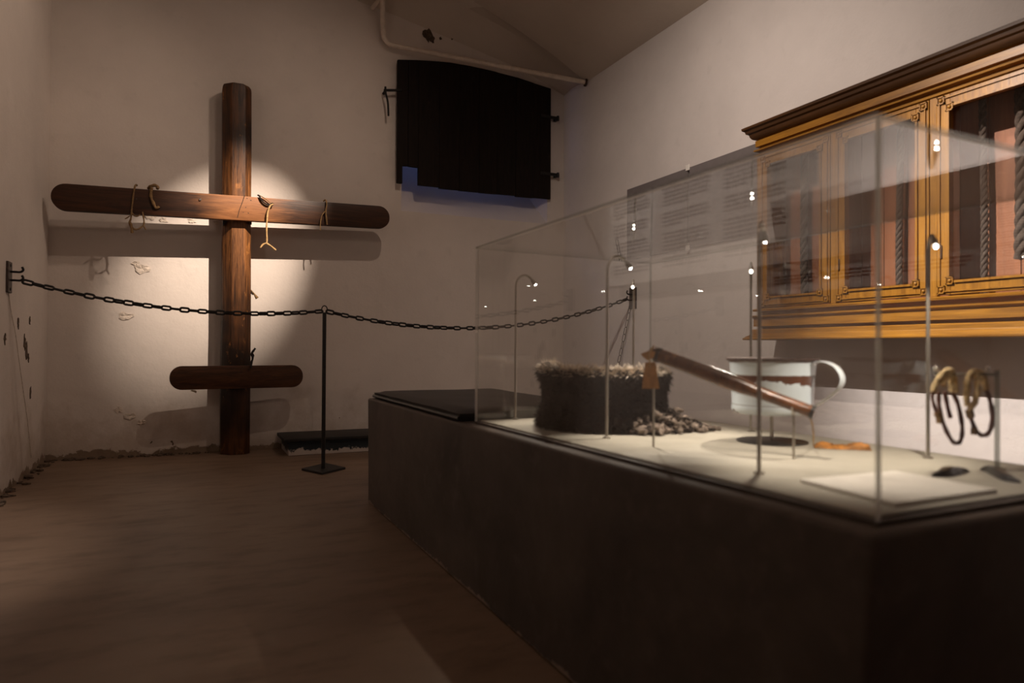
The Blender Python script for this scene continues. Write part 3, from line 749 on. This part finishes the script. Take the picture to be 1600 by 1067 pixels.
# ------------------------------------------------------------------ rope coil
cc = Vector((1.200, 1.885, TB))
co = thing('rope_coil', 'thick dark shaggy rope wound into a curved standing roll', 'rope', cc)
TH0, TH1 = math.radians(-124-112), math.radians(-124+108)
def coilpt(th_, lev):
    return cc+Vector((.168*math.cos(th_), .168*math.sin(th_), lev))
turns = 5; npt = 110
fz = MB(); ft = MB(); rnd = random.Random(11)
def rimz(th_): return .016*math.exp(-((th_-TH0)/.9)**2)+.006*math.exp(-((th_-TH1)/.6)**2)-.004
for tn in range(turns):
    pts = []
    for i in range(npt):
        th_ = TH0+(TH1-TH0)*i/(npt-1)
        p = coilpt(th_, .027+tn*.0345+rimz(th_)*tn/(turns-1)); out = (p-cc); out.z = 0; out.normalize()
        p += out*(.010*mnoise.noise(Vector((math.cos(th_)*2.5, math.sin(th_)*2.5, tn*1.7)))+(.010 if tn in (0, 4) else 0)); pts.append(p)
    MB().tube(pts, [.027*min(1, .45+min(i, npt-1-i)/4) for i in range(npt)], 16, twist=lambda i, a, tn=tn: 1+.26*mnoise.noise(Vector((i*.30, a*1.7, tn*9)))+.26*mnoise.noise(Vector((i*1.3, a*4.1, tn*9+4)))).build('rope_turn', M['coil'], co, loc=cc, smooth=True, angle=80)
    for i in range(6000):
        ip = rnd.random()*(npt-1.01); i0 = int(ip); c = pts[i0].lerp(pts[i0+1], ip-i0)
        out = (c-cc); out.z = 0; out.normalize(); al = rnd.random()*2*math.pi
        nn = out*math.cos(al)+Vector((0, 0, 1))*math.sin(al); p = c+nn*.024
        if p.z < TB+.003: continue
        tng = out.cross(Vector((0, 0, 1))); L = rnd.uniform(.010, .026)*(1.5 if tn == 0 else 1.2 if tn == 4 else .9)
        tip = p+nn*L*.8+tng*rnd.uniform(-.9, .9)*L+Vector((0, 0, rnd.uniform(-.7, .3)*L)); w_ = (tng+Vector((0, 0, rnd.uniform(-1, 1)))).normalized()*rnd.uniform(.0014, .0042)
        tip.z = max(tip.z, TB+.001)
        (ft if (tn == 4 and nn.z > .25) or (ip < 5 and rnd.random() < .35) else fz).add([p-w_, p+w_, tip], [(0, 1, 2)])
stuff(fz.build('loose_fibres', M['coil'], co))
o_ = stuff(ft.build('lamplit_top_fibres', M['fuzz'], co)); o_['label'] = 'pale fibres along the top edge, lamplight painted into their colour'  # pale colour carries the lamps' light; left-end tufts share it
# frayed heap in front
fh = thing('frayed_rope_heap', 'heap of frayed grey rope strands lying before the coil', 'rope', (1.22, 1.60, TB))
rnd = random.Random(23)
hL, hR = onZ(990, 676, TB), onZ(1088, 672, TB)
pth = hR-hL; back = Vector((-pth.y, pth.x, 0)).normalized()
if back.y < 0: back = -back
fz = MB()
hL, hR = onZ(982, 678, TB), onZ(1094, 672, TB); pth = hR-hL
for i in range(110):
    t = rnd.random(); bk_ = rnd.uniform(-.035, .050)
    hmax = .074*math.sin(math.pi*min(1, .10+.85*t))*max(0, 1-abs(bk_-.012)/.07)
    p = hL+pth*t+back*bk_+Vector((0, 0, .008+max(0, hmax)*rnd.uniform(.2, 1)))
    ang = rnd.uniform(-2.9, .6); pts = []; L = rnd.uniform(.034, .070); kz = rnd.uniform(-.7, .1)
    for j in range(10):
        pts.append(p.copy()); ang += rnd.uniform(-.7, .7)
        p = p+Vector((math.cos(ang), math.sin(ang), kz+rnd.uniform(-.7, .7)))*L/9; p.z = max(p.z, TB+.007)
    rr = rnd.uniform(.0040, .0080)
    MB().tube(pts, [rr*q for q in (.6, .9, 1.1, .9, 1.1, .95, 1.1, .9, .8, .35)], 8, twist=lambda i, a, sd=rnd.random()*50: 1+.2*math.cos(2*a-i*1.6)+.45*mnoise.noise(Vector((i*.9, a*2, sd)))).build('strand', M['tuft'] if rnd.random() < .72 else M['coil'], fh, smooth=True, angle=80)
    for q in range(70):
        c = pts[rnd.randrange(10)]; d = Vector((rnd.uniform(-1, 1), rnd.uniform(-1, 1), rnd.uniform(-.6, 1))).normalized()
        a_ = c+d*rr*.8; tip = a_+(d+Vector((rnd.uniform(-.7, .7), rnd.uniform(-.7, .7), rnd.uniform(-.8, .3))))*rnd.uniform(.003, .009); s_ = d.orthogonal().normalized()*.0010
        a_.z = max(a_.z, TB+.001); tip.z = max(tip.z, TB+.001); fz.add([a_-s_, a_+s_, tip], [(0, 1, 2)])
stuff(fz.build('loose_fibres', M['tuft'], fh))

# ------------------------------------------------------------------ club on two rods
rA, rB = onZ(1021, 698, TB), onZ(1240, 717, TB)
qa = onY(1027, 552, rA.y); qb = onY(1240, 633, rB.y)
qa.x, qb.x = rA.x, rB.x
ax = (qb-qa).normalized()
kA = (qb-qa).length/ (1240-1027)
e0 = qa-ax*.012; e1 = qb+ax*(.048)
fr_ = Matrix((Vector((0, 0, 1)).cross(ax).normalized(), ax.cross(Vector((0, 0, 1)).cross(ax)).normalized(), ax)).transposed()
Lc = (e1-e0).length
prof = [(.0, 0), (.012, .001), (.0165, .006), (.0175, .02), (.0185, Lc*.25), (.0205, Lc*.45), (.0205, Lc*.52), (.0185, Lc*.60), (.0150, Lc*.68), (.0140, Lc*.80), (.0138, Lc-.018), (.0145, Lc-.010), (.011, Lc-.001), (0, Lc)]
cl = thing('wooden_club', 'varnished wooden club tapering to a thin grip, raised on two rods', 'club', (e0+e1)/2)
MB().lathe(prof, e0, 22, fr_).build('club_body', M['club'], cl, loc=(e0+e1)/2, smooth=True, angle=60)
MB().lathe([(.0178, .018), (.0192, .020), (.0192, .030), (.0182, .032)], e0, 22, fr_).build('string_binding', M['rope'], cl, smooth=True)
MB().lathe([(.0138, Lc-.010), (.0150, Lc-.009), (.0150, Lc-.002), (.0138, Lc-.001)], e1-ax*Lc, 22, fr_).build('grip_end', M['black'], cl, smooth=True)
# cords and tag belong to the club
ts = onF(1013, 556, (qa-CAM).dot(_fw)-.02)
def onq(x, y): return onF(x, y, (qa-CAM).dot(_fw)-.03)
tg = MB(); a_, b_, c_, d_ = onq(1008, 566), onq(1024, 566), onq(1030, 607), onq(1003, 607)
n_ = (-_fw)*.0015
tg.add([a_, b_, c_, d_, a_+n_, b_+n_, c_+n_, d_+n_], [(0, 1, 2, 3), (4, 5, 6, 7), (0, 1, 5, 4), (1, 2, 6, 5), (2, 3, 7, 6), (3, 0, 4, 7)])
tg.build('paper_tag', M['tag'], cl, loc=ts)
t2 = MB(); pts = [onq(1001, 553), onq(1012, 549), onq(1022, 551), onq(1019, 560), onq(1011, 563), onq(1005, 558)]
t2.prism(pts, -_fw*.002+Vector((.004, 0, .002))); t2.build('tag_flap', M['tag'], cl, loc=ts)
MB().tube(smoothpath([onq(1022, 540), onq(1015, 550), onq(1014, 560), onq(1016, 575)], 4), .0022, 6).build('tag_string', M['ropec'], cl, smooth=True)
for (p, q_) in ((rA, qa), (rB, qb)):
    o_ = thing('club_stand', 'thin steel rod standing under the %s of the wooden club' % ('thick head' if p is rA else 'grip end'), 'stand', (p.x, p.y, TB), 'rods under the club')
    hz = q_.z-.0205
    MB().tube([(p.x, p.y, TB), (p.x, p.y, hz)], .0030, 10).build('rod', M['steel'], o_, smooth=True)
    s_ = Vector((ax.y, -ax.x, 0)).normalized(); c = Vector((p.x, p.y, hz))
    MB().tube(smoothpath([c+s_*.018+Vector((0, 0, .016)), c+s_*.012+Vector((0, 0, .003)), c, c-s_*.012+Vector((0, 0, .003)), c-s_*.018+Vector((0, 0, .016))], 3), .0022, 6).build('cradle', M['steel'], o_, smooth=True)

# ------------------------------------------------------------------ enamel pot
pc = onZ(1206, 690, TB); PB = .630
ps = thing('pot_stand', 'round black disc with a short rod under the enamel pot', 'stand', (pc.x, pc.y, TB))
MB().lathe([(.092, 0), (.092, .003), (.090, .004), (0, .004)], (pc.x, pc.y, TB), 40).build('black_disc', M['black'], ps, smooth=True)  # flat black disc on the case floor below the pot
MB().tube([(pc.x, pc.y, TB+.004), (pc.x, pc.y, PB-.004)], .005, 12).build('stand_rod', M['steel'], ps, smooth=True)
MB().lathe([(.035, 0), (.035, .003), (0, .003)], (pc.x, pc.y, PB-.005), 24).build('stand_plate', M['acryl'], ps, smooth=True)
po = thing('enamel_pot', 'white enamel chamber pot with rust band and strap handle', 'pot', (pc.x, pc.y, PB))
MB().lathe([(0, .0), (.096, .0), (.103, .004), (.1055, .012), (.1045, .022), (.104, .026), (.105, .05), (.108, .10), (.1105, .132), (.113, .140), (.1155, .1425), (.1165, .145), (.1155, .148), (.113, .1475), (.109, .140), (.105, .10), (.101, .03), (.096, .008), (0, .006)], (pc.x, pc.y, PB), 48).build('pot_body', M['enamel'], po, loc=(pc.x, pc.y, PB), smooth=True, angle=50)
MB().tube([(pc.x+.116*math.cos(a), pc.y+.116*math.sin(a), PB+.1455) for a in [2*math.pi*i/48 for i in range(48)]], .0036, 8, closed=True).build('rim', M['rust'], po, smooth=True)
hd = (RT*.70 - Vector((_fw.x, _fw.y, 0))*.71); hd.z = 0; hd.normalize(); hs = Vector((-hd.y, hd.x, 0))
hp_ = smoothpath([Vector((.104, 0, .124)), Vector((.112, 0, .137)), Vector((.132, 0, .140)), Vector((.152, 0, .128)), Vector((.163, 0, .104)), Vector((.160, 0, .080)), Vector((.142, 0, .054)), Vector((.121, 0, .032)), Vector((.103, 0, .020))], 6)
m = MB(); vs = []; fs = []
for i, p in enumerate(hp_):
    c = Vector((pc.x, pc.y, PB))+hd*(.104+(p.x-.104)*1.35)+Vector((0, 0, p.z)); a = hp_[max(i-1, 0)]; bq = hp_[min(i+1, len(hp_)-1)]; d = (bq-a).normalized(); nn = hd*d.z-Vector((0, 0, 1))*d.x
    for s_, e in ((-1, 0), (-.6, .0025), (.6, .0025), (1, 0), (.6, -.0015), (-.6, -.0015)): vs.append(c+hs*s_*.019-nn*e)
k_ = len(hp_)
for i in range(k_-1):
    for j in range(6): fs.append((i*6+j, i*6+(j+1) % 6, i*6+6+(j+1) % 6, i*6+6+j))
fs += [(5, 4, 3, 2, 1, 0), tuple(range((k_-1)*6, k_*6))]
m.add(vs, fs); m.build('handle', M['enamelw'], po, smooth=True, angle=60)

# leather pouch lying behind the club, with its cord
pu = thing('leather_pouch', 'crumpled orange-brown leather scrap lying right of the black disc', 'leather', onZ(1315, 700, TB))
pA, pB_ = onZ(1272, 699, TB), onZ(1362, 704, TB); dirp = (pB_-pA); W_ = Vector((-dirp.y, dirp.x, 0)).normalized()*.035
m = MB(); nu, nv = 26, 10; vs = []; fs = []
for iu in range(nu+1):
    for iv in range(nv+1):
        u, v = iu/nu, iv/nv; wv = (.45+.55*math.sin(math.pi*min(1, u*1.3+.08)))*(v-.35)
        p = pA+dirp*u+W_*wv*1.6
        z = .003+.010*abs(mnoise.noise(Vector((u*7, v*3, 1))))+.008*math.sin(math.pi*v)*(.5+.5*math.sin(u*9+1))+.006*u*math.sin(math.pi*v)
        vs.append((p.x, p.y, TB+z if 0 < iv < nv and 0 < iu < nu else TB+.001))
for iu in range(nu):
    for iv in range(nv): a = iu*(nv+1)+iv; fs.append((a, a+1, a+nv+2, a+nv+1))
m.add(vs, fs); m.build('leather_sheet', M['leather'], pu, smooth=True, angle=50)
fe = (e1-CAM).dot(_fw)
MB().tube(smoothpath([e1-ax*.012-Vector((0, 0, .012)), onF(1269, 662, fe+.015), onF(1271, 678, fe+.04), onZ(1272, 697, TB+.004), onZ(1282, 700, TB+.004)], 5), .0019, 6).build('hanging_cord', M['ropec'], cl, smooth=True)

# ------------------------------------------------------------------ caption card, straps, cuffs
ca = [onZ(x, y, TB+.007) for x, y in ((1250, 748), (1400, 786), (1558, 764), (1398, 735))]
tag(MB().prism([(p.x, p.y, TB) for p in ca], (0, 0, .007)).build('caption_card', M['card'], bevel=.0012, seg=1), 'thin white caption slab lying near the front corner of the case floor', 'card')
def strap(label, seq, wds):
    t = thing('iron_strap', label, 'strap', onZ(*seq[len(seq)//2], TB), 'small dark straps on the case floor')
    m = MB(); vs = []; fs = []; pts = [onZ(x, y, TB) for x, y in seq]; pts = smoothpath(pts, 5); k = len(pts)
    for i, p in enumerate(pts):
        d = (pts[min(i+1, k-1)]-pts[max(i-1, 0)]).normalized(); s_ = Vector((-d.y, d.x, 0)); f = i/(k-1)*(len(wds)-1); w0 = wds[int(f)]+(wds[min(int(f)+1, len(wds)-1)]-wds[int(f)])*(f-int(f))
        h = .004+.012*math.sin(math.pi*i/(k-1))
        vs += [p+s_*w0+Vector((0, 0, .0005)), p+s_*w0*.6+Vector((0, 0, h)), p-s_*w0*.6+Vector((0, 0, h)), p-s_*w0+Vector((0, 0, .0005))]
    for i in range(k-1):
        for j in range(4): fs.append((i*4+j, i*4+(j+1) % 4, i*4+4+(j+1) % 4, i*4+4+j))
    fs += [(3, 2, 1, 0), tuple(range((k-1)*4, k*4))]
    m.add(vs, fs); m.build('strap_body', M['black'], t, smooth=True, angle=50); return t
strap('curled black scrap of leather beside the caption slab', [(1456, 745), (1470, 745), (1484, 742), (1498, 739), (1512, 737)], [.002, .006, .014, .013, .006, .002])
strap('longer bent black strap at the right edge of the case floor', [(1532, 735), (1544, 737), (1558, 744), (1574, 751), (1594, 755)], [.002, .007, .008, .009, .009, .003])
pz = onZ(1558, 733, TB); FB = (pz-CAM).dot(_fw)
ra = thing('cuff_stand', 'clear acrylic stand with steel knobs holding the rope cuffs', 'stand', (pz.x, pz.y, TB))
topz = onF(1558, 578, FB)
MB().tube([(pz.x, pz.y, TB), (topz.x, topz.y, topz.z)], .0052, 10).build('stand_post', M['acryl'], ra, smooth=True)
MB().tube([onF(1460, 584, FB), onF(1558, 585, FB)], .0035, 10).build('cross_bar', M['acryl'], ra, smooth=True)
MB().lathe([(.016, 0), (.016, .004), (0, .004)], (pz.x, pz.y, TB), 18).build('stand_foot', M['acryl'], ra, smooth=True)
for x in (1462, 1543): MB().sphere(onF(x, 576, FB), .0055, 12).build('knob', M['chrome'], ra, smooth=True)
def cuff(label, thick, thin, knot):
    t = thing('rope_cuff', label, 'rope', onF(*thick[0], FB), 'rope cuffs on the acrylic bar')
    for seq, df, r in thick_list(thick): MB().tube(smoothpath([onF(x, y, FB+df+dd) for x, y, dd in seq], 6), r, 10, twist=ropetwist(.9, 3, .15)).build('cuff_rope', M['cuff'], t, smooth=True, angle=80)
    for seq, df, r in thin: MB().tube(smoothpath([onF(x, y, FB+df) for x, y in seq], 6), r, 8, twist=ropetwist(.9, 2, .12)).build('cuff_cord', M['cordd'], t, smooth=True, angle=80)
    for seq, df, r in knot: MB().tube(smoothpath([onF(x, y, FB+df) for x, y in seq], 4), r, 8).build('knot', M['roped'], t, smooth=True)
def thick_list(t): return t[1:]
cuff('looped rope cuff on the acrylic bar, the one nearer the lamp stem',
     [(1480, 580), ([(1458, 612, -.012), (1462, 600, -.014), (1470, 588, -.013), (1478, 580, -.008), (1486, 580, 0), (1490, 590, .010), (1493, 614, .012)], 0, .0060), ([(1474, 604, -.015), (1477, 592, -.014), (1482, 582, -.006), (1485, 594, .012), (1488, 612, .013)], 0, .0056)],
     [([(1458, 612), (1457, 622), (1462, 641), (1468, 652)], -.010, .0035), ([(1467, 612), (1467, 630), (1471, 652), (1480, 676), (1490, 691), (1499, 691), (1503, 680), (1503, 662), (1497, 632), (1489, 614)], .0, .0042), ([(1476, 612), (1480, 632), (1485, 653)], .006, .0042)],
     [([(1464, 644), (1468, 652), (1469, 661)], -.008, .0075)])
cuff('looped rope cuff on the acrylic bar, the one nearer the post',
     [(1525, 580), ([(1511, 634, -.006), (1511, 612, -.010), (1512, 596, -.013), (1517, 584, -.010), (1525, 580, 0), (1534, 584, .008), (1540, 600, .010), (1540, 612, .010)], 0, .0060), ([(1514, 640, -.012), (1521, 632, -.016), (1526, 618, -.017), (1528, 600, -.015), (1526, 588, -.010), (1519, 582, 0), (1514, 590, .009), (1511, 606, .010)], 0, .0060)],
     [([(1513, 640), (1518, 656), (1524, 671), (1534, 680), (1544, 677), (1550, 662), (1550, 642), (1546, 622), (1541, 610)], .004, .0046)],
     [([(1514, 640), (1517, 652)], -.004, .008), ([(1522, 668), (1522, 679)], .0, .0065)])

# ------------------------------------------------------------------ oak cabinet on the right wall
FX = 3.0; cy0, cy1 = 1.47, 3.057
cb = thing('oak_cabinet', 'golden oak wall cabinet with glazed doors and moulded cornice', 'cabinet', (XR-.1, (cy0+cy1)/2, .86))
Z0, Z1 = .863, 2.100
# carcass
MB().box((FX+.022, cy1-.022, .94), (XR-.001, cy1, 2.00)).build('side_panel', M['oakv'], cb)
MB().box((FX+.022, cy0, .94), (XR-.001, cy0+.022, 2.00)).build('side_panel', M['oakv'], cb)
MB().box((FX+.022, cy0+.022, .985), (XR-.012, cy1-.022, 1.005)).build('cabinet_floor', M['oak'], cb)
MB().box((FX+.022, cy0+.022, 1.965), (XR-.012, cy1-.022, 1.985)).build('cabinet_top', M['oak'], cb)
nb = 12
for i in range(nb):
    y0 = cy0+.024+(cy1-cy0-.048)*i/nb; y1 = cy0+.024+(cy1-cy0-.048)*(i+1)/nb
    MB().box((XR-.012+random.uniform(0, .002), y0+.0015, 1.006), (XR-.001, y1-.0015, 1.964)).build('back_board', M['pine'], cb, bevel=.0012, seg=1)
def run(name, prof, mat):
    # horizontal moulding: profile (protrusion from the cabinet face, z), returned along the far and near ends
    m = MB(); n = len(prof)
    def ring(e): return [(FX-p if e == 1 or e == 2 else XR-.001, (cy1+p if e < 2 else cy0-p), z) for p, z in prof]
    rs = [ring(0), ring(1), ring(2), ring(3)]
    vs = [v for r in rs for v in r]; fs = []
    for k in range(3):
        for j in range(n-1): fs.append((k*n+j, k*n+j+1, (k+1)*n+j+1, (k+1)*n+j))
        # close towards the wall: top and bottom
    bt = [(XR-.001, cy1, prof[0][1]), (FX+.02, cy1, prof[0][1]), (FX+.02, cy0, prof[0][1]), (XR-.001, cy0, prof[0][1])]
    tt = [(a, c, prof[-1][1]) for a, c, _ in bt]
    o = len(vs); vs += bt+tt
    for k in range(3): fs.append((k*n, (k+1)*n, o+k+1, o+k)); fs.append((k*n+n-1, o+4+k, o+4+k+1, (k+1)*n+n-1))
    m.add(vs, fs); return m.build(name, mat, cb, loc=(FX, (cy0+cy1)/2, prof[0][1]), smooth=True, angle=30)
run('base_moulding', [(.055, .858), (.058, .862), (.058, .868), (.050, .872), (.046, .878), (.032, .886), (.026, .896), (.026, .916), (.020, .920)], M['oak'])
run('lower_frieze', [(-.014, .920), (-.014, .935), (.014, .937), (.014, .982), (.020, .985), (.029, .991), (.030, .998), (.018, 1.001)], M['oak'])
run('lower_rail', [(-.016, 1.001), (-.016, 1.022), (.016, 1.024), (.019, 1.034), (.010, 1.040), (.0, 1.041)], M['oak'])
run('upper_rail', [(-.002, 1.928), (.010, 1.930), (.012, 1.940), (-.014, 1.942), (-.014, 1.958), (.014, 1.960), (.016, 1.968), (.006, 1.972)], M['oak'])
run('upper_frieze', [(-.010, 1.972), (-.010, 1.984), (.008, 1.986), (.008, 2.022), (-.006, 2.024), (.012, 2.030)], M['oak'])
run('cornice', [(.016, 2.030), (.022, 2.034), (.030, 2.046), (.034, 2.060), (.046, 2.066), (.050, 2.080), (.062, 2.088), (.064, 2.100), (.058, 2.104)], M['oakd'])
# uprights between the doors
dw = (cy1-cy0)/3
for k in range(4):
    yk = cy1-dw*k; w_ = .016 if 0 < k < 3 else .014
    ya_, yb_ = (yk-w_, yk+w_) if 0 < k < 3 else ((yk-.028, yk) if k == 0 else (yk, yk+.028))
    MB().box((FX-.002, ya_, 1.041), (FX+.022, yb_, 1.928)).build('upright', M['oakv'], cb, bevel=.0015, seg=1)
for k in range(3):
    a = cy1-dw*(k+1)+(.018 if k < 2 else .030); c = cy1-dw*k-(.018 if k else .030)
    z0, z1 = 1.046, 1.924; fx = FX-.006; sw = .060
    dr = MB(); dr.box((fx, a, z0), (fx+.024, a+sw, z1)); dr.box((fx, c-sw, z0), (fx+.024, c, z1))
    dr.box((fx, a+sw, z0), (fx+.024, c-sw, z0+sw)); dr.box((fx, a+sw, z1-sw), (fx+.024, c-sw, z1))
    dr = dr.build('door', M['oakv'], cb, loc=(fx, a, z0), bevel=.0015, seg=1)
    # moulded fillet around the door with stepped corner squares
    fi = MB(); e = .012
    def strip(y0, y1, zz0, zz1, h=.007): fi.box((fx-h, y0, zz0), (fx, y1, zz1))
    q1 = .040
    for (yy0, yy1) in ((a+e, a+e+.006), (c-e-.006, c-e)): strip(yy0, yy1, z0+q1, z1-q1)
    for (zz0, zz1) in ((z0+e, z0+e+.006), (z1-e-.006, z1-e)): strip(a+q1, c-q1, zz0, zz1)
    i1 = sw-.010
    for (yy0, yy1) in ((a+i1, a+i1+.010), (c-i1-.010, c-i1)): strip(yy0, yy1, z0+i1+.030, z1-i1-.030, .009)
    for (zz0, zz1) in ((z0+i1, z0+i1+.010), (z1-i1-.010, z1-i1)): strip(a+i1+.030, c-i1-.030, zz0, zz1, .009)
    fi.build('door_fillet', M['oakv'], dr)
    for sy, by in ((1, a), (-1, c)):
        for sz, bz in ((1, z0), (-1, z1)):
            for off, s_ in ((.022, .017), (.060, .017)):
                cy, cz = by+sy*off, bz+sz*off
                sq = MB()
                for (u0, u1, v0, v1) in ((-s_, s_, -s_, -s_+.005), (-s_, s_, s_-.005, s_), (-s_, -s_+.005, -s_, s_), (s_-.005, s_, -s_, s_)):
                    sq.box((fx-.009, cy+u0, cz+v0), (fx, cy+u1, cz+v1))
                sq.box((fx-.004, cy-s_+.005, cz-s_+.005), (fx+.002, cy+s_-.005, cz+s_-.005))
                sq.build('corner_square', M['oakv'], dr)
                MB().sphere((fx-.005, cy, cz), .0085, 10, (.9, 1, 1)).build('rosette', M['oakv'], dr, smooth=True)
    MB().box((fx+.012, a+sw-.004, z0+sw-.004), (fx+.015, c-sw+.004, z1-sw+.004)).build('door_pane', M['glassd'], dr)
    if k > 0:
        kz = 1.235
        MB().box((fx-.006, c-.026, kz-.030), (fx, c-.014, kz+.030)).build('key_plate', M['oakd'], dr, bevel=.002, seg=1)
        
# ropes hanging inside the cabinet
def hang(label, y, z0, z1, r, x, mat=M['rope']):
    t = thing('hanging_rope', label, 'rope', (x, y, z0), 'ropes inside the oak cabinet')
    n = int((z1-z0)/.006); m = MB()
    for s_ in range(3):
        pts = []
        for i in range(n+1):
            z = z0+(z1-z0)*i/n; a = 2*math.pi*(s_/3+(z-z0)/(r*6.0)); wob = .004*math.sin(z*5+y*9)
            pts.append((x+r*.52*math.cos(a), y+wob+r*.52*math.sin(a), z))
        m.tube(pts, r*.56, 7)
    m.build('rope_length', mat, t, smooth=True, angle=80); return t
xr_ = XR-.055
def yon(px_): return onX(px_, 400, xr_).y
hang('dark upright streak modelled as a twisted rope behind the left glass door of the cabinet', yon(1257), 1.02, 1.955, .021, xr_)  # dark upright streak, given the form of a rope
hang('dark twisted rope hanging behind the middle glass door of the cabinet', yon(1406), 1.02, 1.955, .016, xr_)
hang('thin twisted rope at left behind the right glass door of the cabinet', yon(1537), 1.02, 1.955, .015, xr_)
hang('thick rope ending halfway down behind the right glass door of the cabinet', yon(1594)-.012, 1.19, 1.955, .026, xr_-.01)
